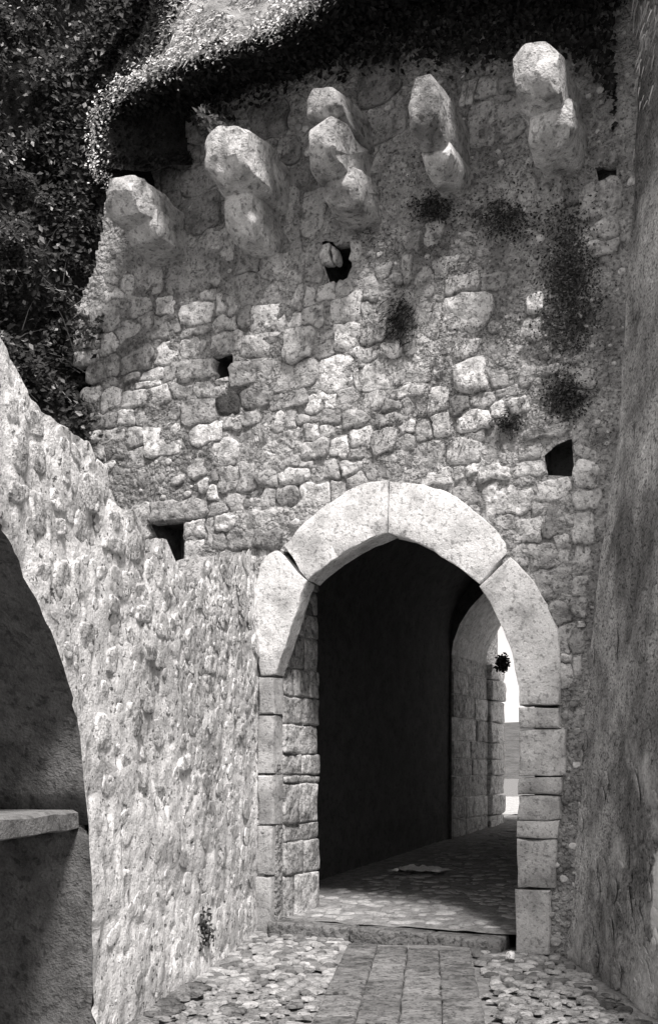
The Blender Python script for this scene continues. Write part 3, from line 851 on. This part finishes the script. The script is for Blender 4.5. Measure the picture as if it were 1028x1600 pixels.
# crumpled white sheet put in for a sun spot on the passage floor
rg = random.Random(3)
ru, ry = onwall(655, 1378, -3.2)[0], 3.2
def sun_spot_fn(i, j):
    a = (i / 18 - .5) * .62; b = (j / 10 - .5) * .5
    e = 1 + .35 * fbm(Vector((i * .4, j * .5, 2)), 2)
    return Vector((a * e + .1 * b, b * e, .03 + .06 * abs(fbm(Vector((i * .35, j * .45, 9)), 3)) * (1 - (2 * i / 18 - 1) ** 4)))
sun_spot = link('sun_spot', grid('sun_spot', 18, 10, sun_spot_fn), M_SUN_SPOT)
sun_spot.location = loc2world(ru, ry, floor_z(ry) + .015)
sun_spot.rotation_euler = (0, 0, ROT + .2)
tag(sun_spot, 'small crumpled white sheet standing in for a sun spot on the passage floor inside the archway', 'sun_spot')

# ------------------------------------------------------------------ left wall with its arched niche
def lw_px(x, y):
    """photo point -> (s along the wall from the gate, z) on the left wall's face"""
    d = Vector(((x - PX) / F, 1, (PY - y) / F))
    t = LW0.dot(LNOR) / Vector((d.x, d.y, 0)).dot(LNOR)
    p = d * t
    return ((Vector((p.x, p.y, 0)) - LW0).dot(LDIR), EYE + p.z)
TOP = sorted([lw_px(x, y) for x, y in [(402, 868), (370, 866), (345, 868), (331, 876), (318, 900), (304, 908), (292, 893), (282, 868), (272, 842), (246, 842), (236, 815), (220, 800), (205, 795), (190, 770), (172, 735), (158, 690), (130, 672), (108, 662), (88, 640), (70, 622), (55, 575), (30, 535), (12, 512), (0, 488)]])
TOP.append((TOP[-1][0] + .5, TOP[-1][1] + .25)); TOP.append((8.5, TOP[-1][1] + .3))
ARC = sorted([lw_px(x, y) for x, y in [(138, 1275), (147, 1225), (140, 1180), (128, 1120), (112, 1060), (96, 1010), (76, 950), (52, 895), (20, 830), (0, 808)]])
sj = lw_px(137, 1400)[0]
ARC = [(sj, 1.2)] + [p for p in ARC if p[0] > sj + .02 and p[1] > 1.25]
ARC.append((ARC[-1][0] + .55, ARC[-1][1] + .22)); ARC.append((ARC[-1][0] + .6, ARC[-1][1] - .1)); ARC.append((ARC[-1][0] + .7, 1.3))
s_end = ARC[-1][0]
SLEN = 8.2
cols = []
s = 0.0
while s < sj - .02: cols.append(s); s += .03
cols.append(sj)
s = sj + .03
while s < s_end - .02: cols.append(s); s += .035
cols.append(s_end)
s = s_end + .06
while s < SLEN: cols.append(s); s += .12
NR = 150
def lw_disp(s, z):
    a = fbm(Vector((s * 2.2, z * 1.6, 8)), 3) * .035
    b = fbm(Vector((s * 9, z * 5, 2)), 3) * .006
    c = MN.noise(Vector((s * 20, z * 10, 5)))
    c = -0.03 * max(0, c - .36) / .3
    return a + b + c
def bat(s, z):
    return -0.10 * min(1, s / 3.0) * (z - 1.4)          # the face leans back a little away from the gate
def lw_pt(s, z, dep=0.0, disp=True):
    q = LW0 + LDIR * s + LNOR * ((lw_disp(s, z) if disp else 0) + bat(s, z) * .35 - dep)
    return Vector((q.x, q.y, z))
lwall = bpy.data.objects.new('lane_wall', None)
C.objects.link(lwall)
tag(lwall, 'bright rough limewashed wall with ragged top sloping down to the gate', 'wall')
def arc_z(s):
    return lerp_poly(ARC, s) + .02 * fbm(Vector((s * 9, 1, 1)), 2) if sj <= s <= s_end else -.1
topz = [lerp_poly(TOP, s) + .03 * fbm(Vector((s * 6, 3, 0)), 3) for s in cols]
def lw_fn(i, j):
    s = cols[i]
    z0 = arc_z(s)
    if s in (sj, s_end) : z0 = -.1
    z = z0 + (topz[i] - z0) * j / NR
    return lw_pt(s, z)
ij = cols.index(sj); ie = cols.index(s_end)
# niche columns start at the arch line; the jamb column runs full height
me1 = grid('render_face', ij, NR, lw_fn)
link('render_face', me1, M_LEFT, lwall)
def lw_fn2(i, j):
    s = cols[ij + i]; z0 = arc_z(s)
    z0 = lerp_poly(ARC, s) + .02 * fbm(Vector((s * 9, 1, 1)), 2)
    return lw_pt(s, z0 + (topz[ij + i] - z0) * j / 60)
link('render_face', grid('render_face', ie - ij, 60, lw_fn2), M_LEFT, lwall)
def lw_fn3(i, j):
    s = cols[ie + i]
    return lw_pt(s, -.1 + (topz[ie + i] + .1) * j / 40)
link('render_face', grid('render_face', len(cols) - 1 - ie, 40, lw_fn3), M_LEFT, lwall)
# top of the wall
def lw_top(i, j):
    s = cols[i]
    z = topz[i] + .06 * fbm(Vector((s * 6, j * .8, 4)), 2) - .015 * j
    q = lw_pt(s, topz[i], dep=j * .09)
    q.z = z if j else topz[i]
    return q
link('wall_top', grid('wall_top', len(cols) - 1, 6, lw_top), M_MORTAR, lwall)
link('wall_back', grid('wall_back', len(cols) - 1, 6, lambda i, j: (lambda q, zz: Vector((q.x, q.y, zz * (1 - j / 6))))(lw_pt(cols[i], topz[i], dep=.54), topz[i] - .09)), M_MORTAR, lwall)
# niche: reveal strip, back wall, ledge
ND = 0.85
edge = [(sj, -.1 + (1.2 + .1) * k / 12) for k in range(13)] + [(cols[k], lerp_poly(ARC, cols[k]) + .02 * fbm(Vector((cols[k] * 9, 1, 1)), 2)) for k in range(ij, ie + 1)] + [(s_end, 1.3 - 1.4 * k / 6) for k in range(7)]
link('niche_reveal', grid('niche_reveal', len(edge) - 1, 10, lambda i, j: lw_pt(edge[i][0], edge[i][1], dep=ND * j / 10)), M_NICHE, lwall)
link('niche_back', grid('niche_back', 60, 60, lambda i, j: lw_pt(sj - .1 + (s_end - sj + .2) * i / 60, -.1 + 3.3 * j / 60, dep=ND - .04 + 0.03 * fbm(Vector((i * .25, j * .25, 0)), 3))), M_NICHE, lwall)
zl = 1.235
def ledge_fn(i, j):
    pr = [(ND, .045), (.08, .045), (.05, .03), (.05, -.05), (.08, -.06), (ND, -.06)][j]
    s = sj - .05 + (s_end - sj + .1) * i / 40
    q = lw_pt(s, zl, dep=pr[0] + .02 * fbm(Vector((s * 5, 0, 0)), 2), disp=False)
    return Vector((q.x, q.y, zl + pr[1] + .012 * fbm(Vector((s * 4, j // 3, 5)), 2)))
lm_ = grid('ledge', 40, 5, ledge_fn)
lm_.set_sharp_from_angle(angle=math.radians(35))
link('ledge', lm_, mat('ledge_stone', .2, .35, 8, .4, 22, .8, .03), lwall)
# flakes of limewash and small stones showing through the render
FL = [stone_mesh(box_outline(1, 1, 700 + i, 11), 700 + i, .7, .10) for i in range(10)]
WR = Matrix.Rotation(math.atan2(-LDIR.y, -LDIR.x), 4, 'Z')
its = []
while len(its) < 750:
    s = rs.uniform(.03, 4.9) if rs.random() < .6 else rs.uniform(.03, 2.4)
    zt = lerp_poly(TOP, s)
    z = rs.uniform(.05, zt - .03) if rs.random() < .6 else zt - abs(rs.gauss(0, .7)) - .03
    if z < .05: continue
    sz = rs.uniform(.015, .05) if rs.random() < .72 else rs.uniform(.05, .12)
    if s > sj - sz and z < arc_z(min(s, s_end)) + sz + .03: continue
    if s > sj - sz - .02 and z < 1.25: continue
    its.append((FL[rs.randrange(10)], Matrix.Translation(lw_pt(s, z)) @ WR @ Matrix.Rotation(rs.uniform(-.6, .6), 4, 'Y') @ Matrix.Diagonal((sz, rs.uniform(.002, .0075), sz * rs.uniform(.45, .9), 1))))
tag(bake('render_flakes', its, M_FLAKE, lwall), kind='stuff')
# loose stones bedded in the broken top edge
k = 0
placed = []
while k < 900 and len(placed) < 95:
    k += 1
    s = rs.uniform(.1, 5.0)
    zt = lerp_poly(TOP, s)
    hw, hh = rs.uniform(.05, .17), rs.uniform(.04, .11)
    z = zt - hh - .03 - abs(rs.gauss(0, .45 if s < 2 else .75))
    if z < .25 or (s > sj - hw - .04 and z < arc_z(min(s, s_end)) + hh + .05): continue
    if any(abs(s - a) < hw + c + .01 and abs(z - b) < hh + d + .01 for a, b, c, d in placed): continue
    placed.append((s, z, hw, hh))
    me = stone_mesh(box_outline(hw, hh, 400 + k, 15), 400 + k, rs.uniform(.002, .011), .012)
    o = link('stone', me, M_STONE, lwall, rs.choice([.6, .68, .75, .8]))
    o.location = lw_pt(s, z)
    o.rotation_euler = (0, rs.uniform(-.35, .35), math.atan2(-LDIR.y, -LDIR.x))
for k in range(34):                 # rough stones at the back of the niche
    s, z = rs.uniform(sj + .1, sj + 1.7), rs.uniform(.1, 2.5)
    if abs(z - zl) < .18: continue
    me = stone_mesh(box_outline(rs.uniform(.1, .2), rs.uniform(.07, .12), 500 + k, 13), 500 + k, rs.uniform(.02, .05), .015)
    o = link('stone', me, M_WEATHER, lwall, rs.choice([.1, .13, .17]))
    o.location = lw_pt(s, z, dep=ND - .07)
    o.rotation_euler = (0, rs.uniform(-.2, .2), math.atan2(-LDIR.y, -LDIR.x))

# ------------------------------------------------------------------ right wall
RE = [(onwall(x, y)[1], onwall(x, y)[0]) for x, y in [(861, 1490), (872, 1380), (884, 1200), (893, 1080), (905, 950), (918, 820), (928, 700), (943, 560), (955, 420), (962, 280), (965, 150), (968, 0), (975, -150)]]
RNOR = Vector((RDIR.y, -RDIR.x, 0))
if RNOR.x > 0: RNOR = -RNOR
RH = 8.4
def rw_pt(t, z, out=0.0):
    u = lerp_poly(RE, z)
    b = loc2world(u, 0.25, z)
    q = b + RDIR * t + RNOR * (out + .04 * fbm(Vector((t * 1.6, z * .8, 3)), 3) + .012 * fbm(Vector((t * 9, z * 4, 6)), 3))
    return Vector((q.x, q.y, z))
rwall = bpy.data.objects.new('plastered_wall', None)
C.objects.link(rwall)
tag(rwall, 'leaning dark streaked plaster wall rising beside the right gate jamb', 'wall')
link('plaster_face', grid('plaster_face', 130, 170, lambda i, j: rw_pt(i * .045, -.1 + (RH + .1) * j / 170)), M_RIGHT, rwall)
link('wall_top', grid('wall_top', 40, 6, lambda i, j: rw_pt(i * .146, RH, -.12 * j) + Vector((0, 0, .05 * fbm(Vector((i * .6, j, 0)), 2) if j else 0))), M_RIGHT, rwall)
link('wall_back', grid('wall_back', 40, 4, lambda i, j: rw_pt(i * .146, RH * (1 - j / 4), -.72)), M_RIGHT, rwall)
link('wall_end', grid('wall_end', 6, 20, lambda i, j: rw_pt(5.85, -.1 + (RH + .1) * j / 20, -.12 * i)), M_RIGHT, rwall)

RR = Matrix.Rotation(math.atan2(RDIR.y, RDIR.x), 4, 'Z')
its = []
for k in range(420):
    t, z = rs.uniform(.1, 3.2), abs(rs.gauss(0, 1.5)) + .05
    if z > 6: continue
    sz = rs.uniform(.02, .06) if rs.random() < .7 else rs.uniform(.06, .14)
    its.append((FL[rs.randrange(10)], Matrix.Translation(rw_pt(t, z)) @ RR @ Matrix.Rotation(rs.uniform(-.8, .8), 4, 'Y') @ Matrix.Diagonal((sz * .7, rs.uniform(.003, .012), sz * rs.uniform(.6, 1.3), 1))))
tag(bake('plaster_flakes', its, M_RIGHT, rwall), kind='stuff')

# ------------------------------------------------------------------ overgrown hood above the corbels
LIPD = 0.85
LIP_PX = [(156, 276), (153, 235), (154, 195), (162, 168), (185, 145), (215, 126), (250, 110), (290, 94), (330, 80), (375, 66), (420, 48), (455, 28), (485, 8), (520, -20), (600, -50), (700, -62), (800, -70), (900, -75), (1000, -78)]
LIP = [onwall(x, y, LIPD) for x, y in LIP_PX]
lipd = []
for (a, b) in zip(LIP, LIP[1:]):
    for k in range(6):
        lipd.append((a[0] + (b[0] - a[0]) * k / 6, a[1] + (b[1] - a[1]) * k / 6))
lipd.append(LIP[-1])
hood = bpy.data.objects.new('overgrown_hood', None)
hood.location = gate.location; hood.rotation_euler = gate.rotation_euler
C.objects.link(hood)
tag(hood, 'dark overhang above the corbels with dry grass draped over its edge', 'overhang')
nl = len(lipd) - 1
def soff_fn(i, j):
    u, z = lipd[i]
    t = j / 10
    n_ = .08 * fbm(Vector((u * 4, t * 4, z * 3)), 3)
    return Vector((u, -LIPD + (LIPD + .1) * t, z + n_ + .25 * math.sin(t * math.pi / 2)))
link('underside', grid('underside', nl, 10, soff_fn), M_SOIL, hood)
def face_fn(i, j):
    u, z = lipd[i]
    t = j / 12
    n_ = .1 * fbm(Vector((u * 3, t * 3, 7)), 3) * (t > 0)
    return Vector((u + t * .5 * max(0, 1 - i / 40), -LIPD + .9 * t + n_, z + 1.9 * t * (1 if i > 12 else max(.25, i / 12))))
ILEFT = 32
link('grassy_face', grid('grassy_face', nl - ILEFT, 12, lambda i, j: face_fn(i + ILEFT, j)), mat('dry_turf', .36, .5, 5, .6, 14, 1, .06), hood)
link('ivied_face', grid('ivied_face', ILEFT, 12, face_fn), M_SOIL, hood)

def blades(name, parent, m, pts, rr):
    """pts: (position, direction, length, width)"""
    v, f = [], []
    for p, d, ln, wd in pts:
        a = Vector(d).normalized()
        sd_ = a.cross(Vector((rr.uniform(-1, 1), rr.uniform(-1, 1), rr.uniform(-1, 1)))).normalized() * wd
        mid = p + a * ln * .55 + Vector((0, 0, -.06 * ln))
        tip = p + a * ln + Vector((0, 0, -.25 * ln))
        b = len(v)
        v += [p - sd_, p + sd_, mid - sd_ * .7, mid + sd_ * .7, tip]
        f += [(b, b + 1, b + 3, b + 2), (b + 2, b + 3, b + 4)]
    return link(name, mesh(name, v, f, False), m, parent)
def leaves(name, parent, m, pts, rr, size):
    """pts: (position, normal): a folded, pointed leaf at each"""
    v, f = [], []
    for p, nrm in pts:
        n = (Vector(nrm).normalized() + Vector((rr.gauss(0, .5), rr.gauss(0, .5), rr.gauss(0, .5)))).normalized()
        a = n.cross(Vector((rr.gauss(0, 1), rr.gauss(0, 1), rr.gauss(0, 1)))).normalized()
        b_ = n.cross(a)
        s = size * rr.uniform(.55, 1.3)
        b = len(v)
        v += [p - a * s, p + b_ * s * .6 + n * s * .18 - a * s * .2, p + a * s, p - b_ * s * .6 + n * s * .18 - a * s * .2]
        f += [(b, b + 1, b + 2), (b, b + 2, b + 3)]
    return link(name, mesh(name, v, f, False), m, parent)
rb = random.Random(21)
pts = []
for k in range(20000):
    i = rb.uniform(30, 92) if rb.random() < .93 else rb.uniform(18, 36); j = rb.random() ** 1.3 * 11.5
    p = face_fn(min(int(i), nl), int(j)).lerp(face_fn(min(int(i) + 1, nl), int(j) + 1), rb.random())
    if fbm(p * 2.6, 2) < rb.uniform(-.5, .05): continue
    pts.append((p, (rb.gauss(0, .9), -.6 + rb.gauss(0, .5), -.5 + rb.gauss(0, .6)), rb.uniform(.03, .10), rb.uniform(.003, .009)))
blades('draped_grass', hood, M_GRASS, pts, rb)['kind'] = 'stuff'
pts = []
for k in range(4200):
    i = rb.randrange(0, 92) if k % 3 else rb.randrange(0, 40)
    p = Vector((lipd[i][0], -LIPD, lipd[i][1])) + Vector((rb.gauss(0, .04), rb.gauss(0, .05), rb.gauss(.01, .05)))
    pts.append((p, (-.2, -.7, .7)))
leaves('pale_fringe', hood, M_FRINGE, pts, rb, .017)['kind'] = 'stuff'
pts = []
for k in range(7000):
    i = rb.randrange(0, nl); j = rb.randrange(0, 10)
    p = soff_fn(i, j).lerp(soff_fn(i + 1, j + 1), rb.random()) + Vector((0, 0, rb.uniform(-.1, .02)))
    pts.append((p, (0, -.3, -1)))
for k in range(3800):
    i = rb.uniform(0, 36); j = rb.random() * 11.5
    if i > 26 and rb.random() < .6: continue
    p = face_fn(int(i), int(j)).lerp(face_fn(int(i) + 1, int(j) + 1), rb.random()) + Vector((0, -.03, 0))
    pts.append((p, (-.2, -1, .2)))
SHADE = [(225, 175), (330, 185), (400, 165), (450, 135), (540, 110), (620, 95), (760, 100), (850, 85), (920, 95), (962, 190)]  # extra dark leaves over the wall deepen the shade below the hood
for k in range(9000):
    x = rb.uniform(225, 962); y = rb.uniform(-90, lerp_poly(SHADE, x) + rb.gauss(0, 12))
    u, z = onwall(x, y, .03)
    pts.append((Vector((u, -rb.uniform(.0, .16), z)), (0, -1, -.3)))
leaves('hanging_ivy_and_shade', hood, mat('shade_ivy', .022, .2, 6, 0, 20, 0, rough=.85, island=(.3, 1.7)), pts, rb, .03)['kind'] = 'stuff'  # shade under the hood put into the near-black leaf colour

# ------------------------------------------------------------------ ivy bank on the left
def bank_fn(x, y):
    """point of the bank behind photo position (x, y); nearer towards the left, leaning back with height"""
    dx, dz = (x - PX) / F, (PY - y) / F
    Yb = 10.75 + (x - 150) * .0045 + max(0, 620 - y) * .0012
    q = Vector((Yb * dx, Yb, EYE + Yb * dz))
    q.y += .35 * fbm(q * .9, 3) + .12 * fbm(q * 3, 2)
    return q
bank = link('ivy_bank', None)
bank.location = (0, 0, 0)
tag(bank, 'dark ivy covered bank behind the lane wall, left of the gate', 'ivy')
link('earth', grid('earth', 50, 70, lambda i, j: bank_fn(-420 + i * 14, 900 - j * 16)), M_SOIL, bank)
pts = []
for k in range(46000):
    x, y = rb.uniform(-60, 270), rb.uniform(-60, 760)
    if x > 175 and y > 130: continue
    p = bank_fn(x, y)
    p.y -= abs(rb.gauss(0, .12)) + .02
    clump = fbm(p * 2.4, 2)
    if clump < -.05 and rb.random() < .85: continue
    p.y -= max(0, clump) * .5
    pts.append((p, (0.15, -.8, .55)))
for k in range(6500):
    y = rb.uniform(-40, 640) if k % 3 else rb.uniform(-40, 140)
    xe = lerp_poly([(-40, 262), (60, 222), (130, 165), (280, 152), (400, 140), (470, 110), (560, 75), (640, 70)], y)
    x = xe - abs(rb.gauss(0, 34))
    u, z = onwall(x, y)
    pts.append((loc2world(u, -rb.uniform(.02, .25), z), (0.15, -.8, .55)))
leaves('ivy_leaves', bank, M_LEAF, pts, rb, .033)['kind'] = 'stuff'
pts = []
for cx0, cy0, n_ in ((20, 48, 26), (12, 20, 12), (102, 20, 10), (172, 28, 9), (42, 50, 10), (80, 82, 6), (175, 52, 5), (45, 285, 9), (128, 335, 8), (66, 250, 6), (120, 465, 8)):
    for k in range(n_):
        p = bank_fn(cx0 + rb.gauss(0, 9), cy0 + rb.gauss(0, 9)); p.y -= .45
        pts.append((p, (.1, -.6, .8)))
leaves('painted_lit_leaves', bank, mat('painted_lit_ivy', .4, .3, 6, 0, 20, 0, island=(.3, 1.4)), pts, rb, .03)['kind'] = 'stuff'  # brightness of lit leaves and sky gaps put into the leaf colour
bv = []
for k in range(26):
    x, y = rb.uniform(0, 150), rb.uniform(380, 640)
    p = bank_fn(x, y); p.y -= .22
    bv.append((p, (rb.gauss(0, .6), -.2, rb.uniform(.2, 1)), rb.uniform(.2, .6), .006))
blades('twigs', bank, mat('bare_twig', .3, .2, 9, 0, 20, 0), bv, rb)['kind'] = 'stuff'

# ------------------------------------------------------------------ moss and weeds on the gate wall
def tuft(name, label, cat, px, nb, ln, wd, m, droop=-.3, spread=.10, d=0.05, group=None):
    root = bpy.data.objects.new(name, None)
    root.location = gate.location; root.rotation_euler = gate.rotation_euler
    C.objects.link(root); tag(root, label, cat, 'moss clumps on the gate wall' if cat == 'moss' else 'weeds growing on the masonry')
    pts = []
    (x0, y0, x1, y1) = px
    for k in range(nb):
        a, b = rb.gauss(.5, .27), rb.gauss(.5, .27)
        u, z = onwall(x0 + (x1 - x0) * a, y0 + (y1 - y0) * b, d)
        pts.append((Vector((u, -rb.uniform(0, d + .02), z)), (rb.gauss(0, .6), -.5 - rb.random() * .6, rb.gauss(droop, .4)), ln * rb.uniform(.5, 1.3), wd * rb.uniform(.6, 1.3)))
    if cat == 'moss':
        leaves('moss', root, m, [(p, (0, -1, .3)) for p, *_ in pts], rb, .013)['kind'] = 'stuff'
    else:
        blades('blades', root, m, pts, rb)['kind'] = 'stuff'
    return root
tuft('moss_patch', 'long black moss streak hanging down the upper right of the gate wall', 'moss', (845, 330, 930, 560), 3200, .035, .005, M_MOSS, -.5)
tuft('moss_patch', 'dark moss clump between the fourth and fifth corbels, just below them', 'moss', (735, 305, 840, 375), 1000, .035, .005, M_MOSS)
tuft('moss_patch', 'small dark moss clump under the fourth corbel from the left', 'moss', (645, 305, 705, 345), 700, .045, .006, M_MOSS)
tuft('moss_patch', 'dark moss tuft above the square hole beside the right wall', 'moss', (850, 590, 915, 650), 1300, .05, .006, M_MOSS)
tuft('weed', 'dark hanging weed in the upper middle of the gate wall', 'weed', (600, 462, 645, 530), 420, .08, .005, M_MOSS, -.7)
tuft('weed', 'small dark weed in the mortar above the arch on its right', 'weed', (770, 645, 815, 672), 350, .05, .005, M_MOSS)
tuft('weed', 'pale flowering weed growing beside the second corbel', 'weed', (300, 165, 335, 185), 90, .07, .014, M_FRINGE, .2, d=.35)
tuft('weed', 'dark round weed on the far jamb inside the archway', 'weed', (778, 1030, 792, 1046), 10, .08, .01, M_MOSS)
wd_ = [o for o in C.objects if o.get('label', '').startswith('dark round')][0]
for ch in list(wd_.children): bpy.data.objects.remove(ch)
uu, zz = onend(785, 1037, RD)
wp = [(Vector((uu + rb.gauss(0, .05), YE + RD - .02 + rb.gauss(0, .03), zz + rb.gauss(0, .06))), (rb.gauss(.3, .7), -.6, rb.gauss(0, .7)), rb.uniform(.06, .16), .01) for k in range(420)]
leaves('leaves', wd_, M_MOSS, [(p, (0, -1, .3)) for p, *_ in wp], rb, .03)['kind'] = 'stuff'
# dry grass hanging at the top of the right wall
g2 = bpy.data.objects.new('hanging_grass', None); C.objects.link(g2)
tag(g2, 'pale dry grass hanging over the top of the plastered wall', 'grass')
pts = []
for k in range(8000):
    t = rb.uniform(.2, 3.6); z = 8.38 - abs(rb.gauss(0, .6))
    p = rw_pt(t, z, rb.uniform(.0, .05))
    pts.append((p, (-.25 + rb.gauss(0, .15), rb.gauss(.1, .4), -1), rb.uniform(.04, .14), rb.uniform(.003, .008)))
blades('blades', g2, M_GRASS, pts, rb)['kind'] = 'stuff'
# weed in the pit low on the left wall
g3 = bpy.data.objects.new('weed', None); C.objects.link(g3)
tag(g3, 'dark leafy weed rooted low in the limewashed lane wall', 'weed', 'weeds growing on the masonry')
s3, z3 = lw_px(312, 1452)
pts = [(lw_pt(s3 + rb.gauss(0, .07), z3 + rb.gauss(0, .07)) + LNOR * rb.uniform(0, .05), (.7, -.6, .4)) for k in range(110)]
leaves('leaves', g3, M_LEAF, pts, rb, .022)['kind'] = 'stuff'
pts = []
for k in range(9000):
    x, y = rb.uniform(560, 955), rb.uniform(240, 700)
    if fbm(Vector((x * .012, y * .012, 3)), 3) < rb.uniform(-.15, .25): continue
    u, z = onwall(x, y)
    pts.append((Vector((u, -rb.uniform(0, .045), z)), (rb.gauss(0, .6), -1, rb.gauss(-.2, .5)), rb.uniform(.012, .035), rb.uniform(.004, .008)))
blades('lichen_crumbs', gate, mat('grey_lichen', .14, .3, 20, .3, 40, 0, island=(.3, 2.0)), pts, rb)['kind'] = 'stuff'
# a white stone by the right jamb
wst = link('white_stone', dome('white_stone', 555, 10), None, None, .85)
wst.data.materials.clear(); wst.data.materials.append(M_STONE)
wst.location = ground_pt(798, 1503) + Vector((0, 0, .05)); wst.scale = (.05, .05, .06)
tag(wst, 'small white stone on the cobbles at the foot of the right jamb', 'stone')
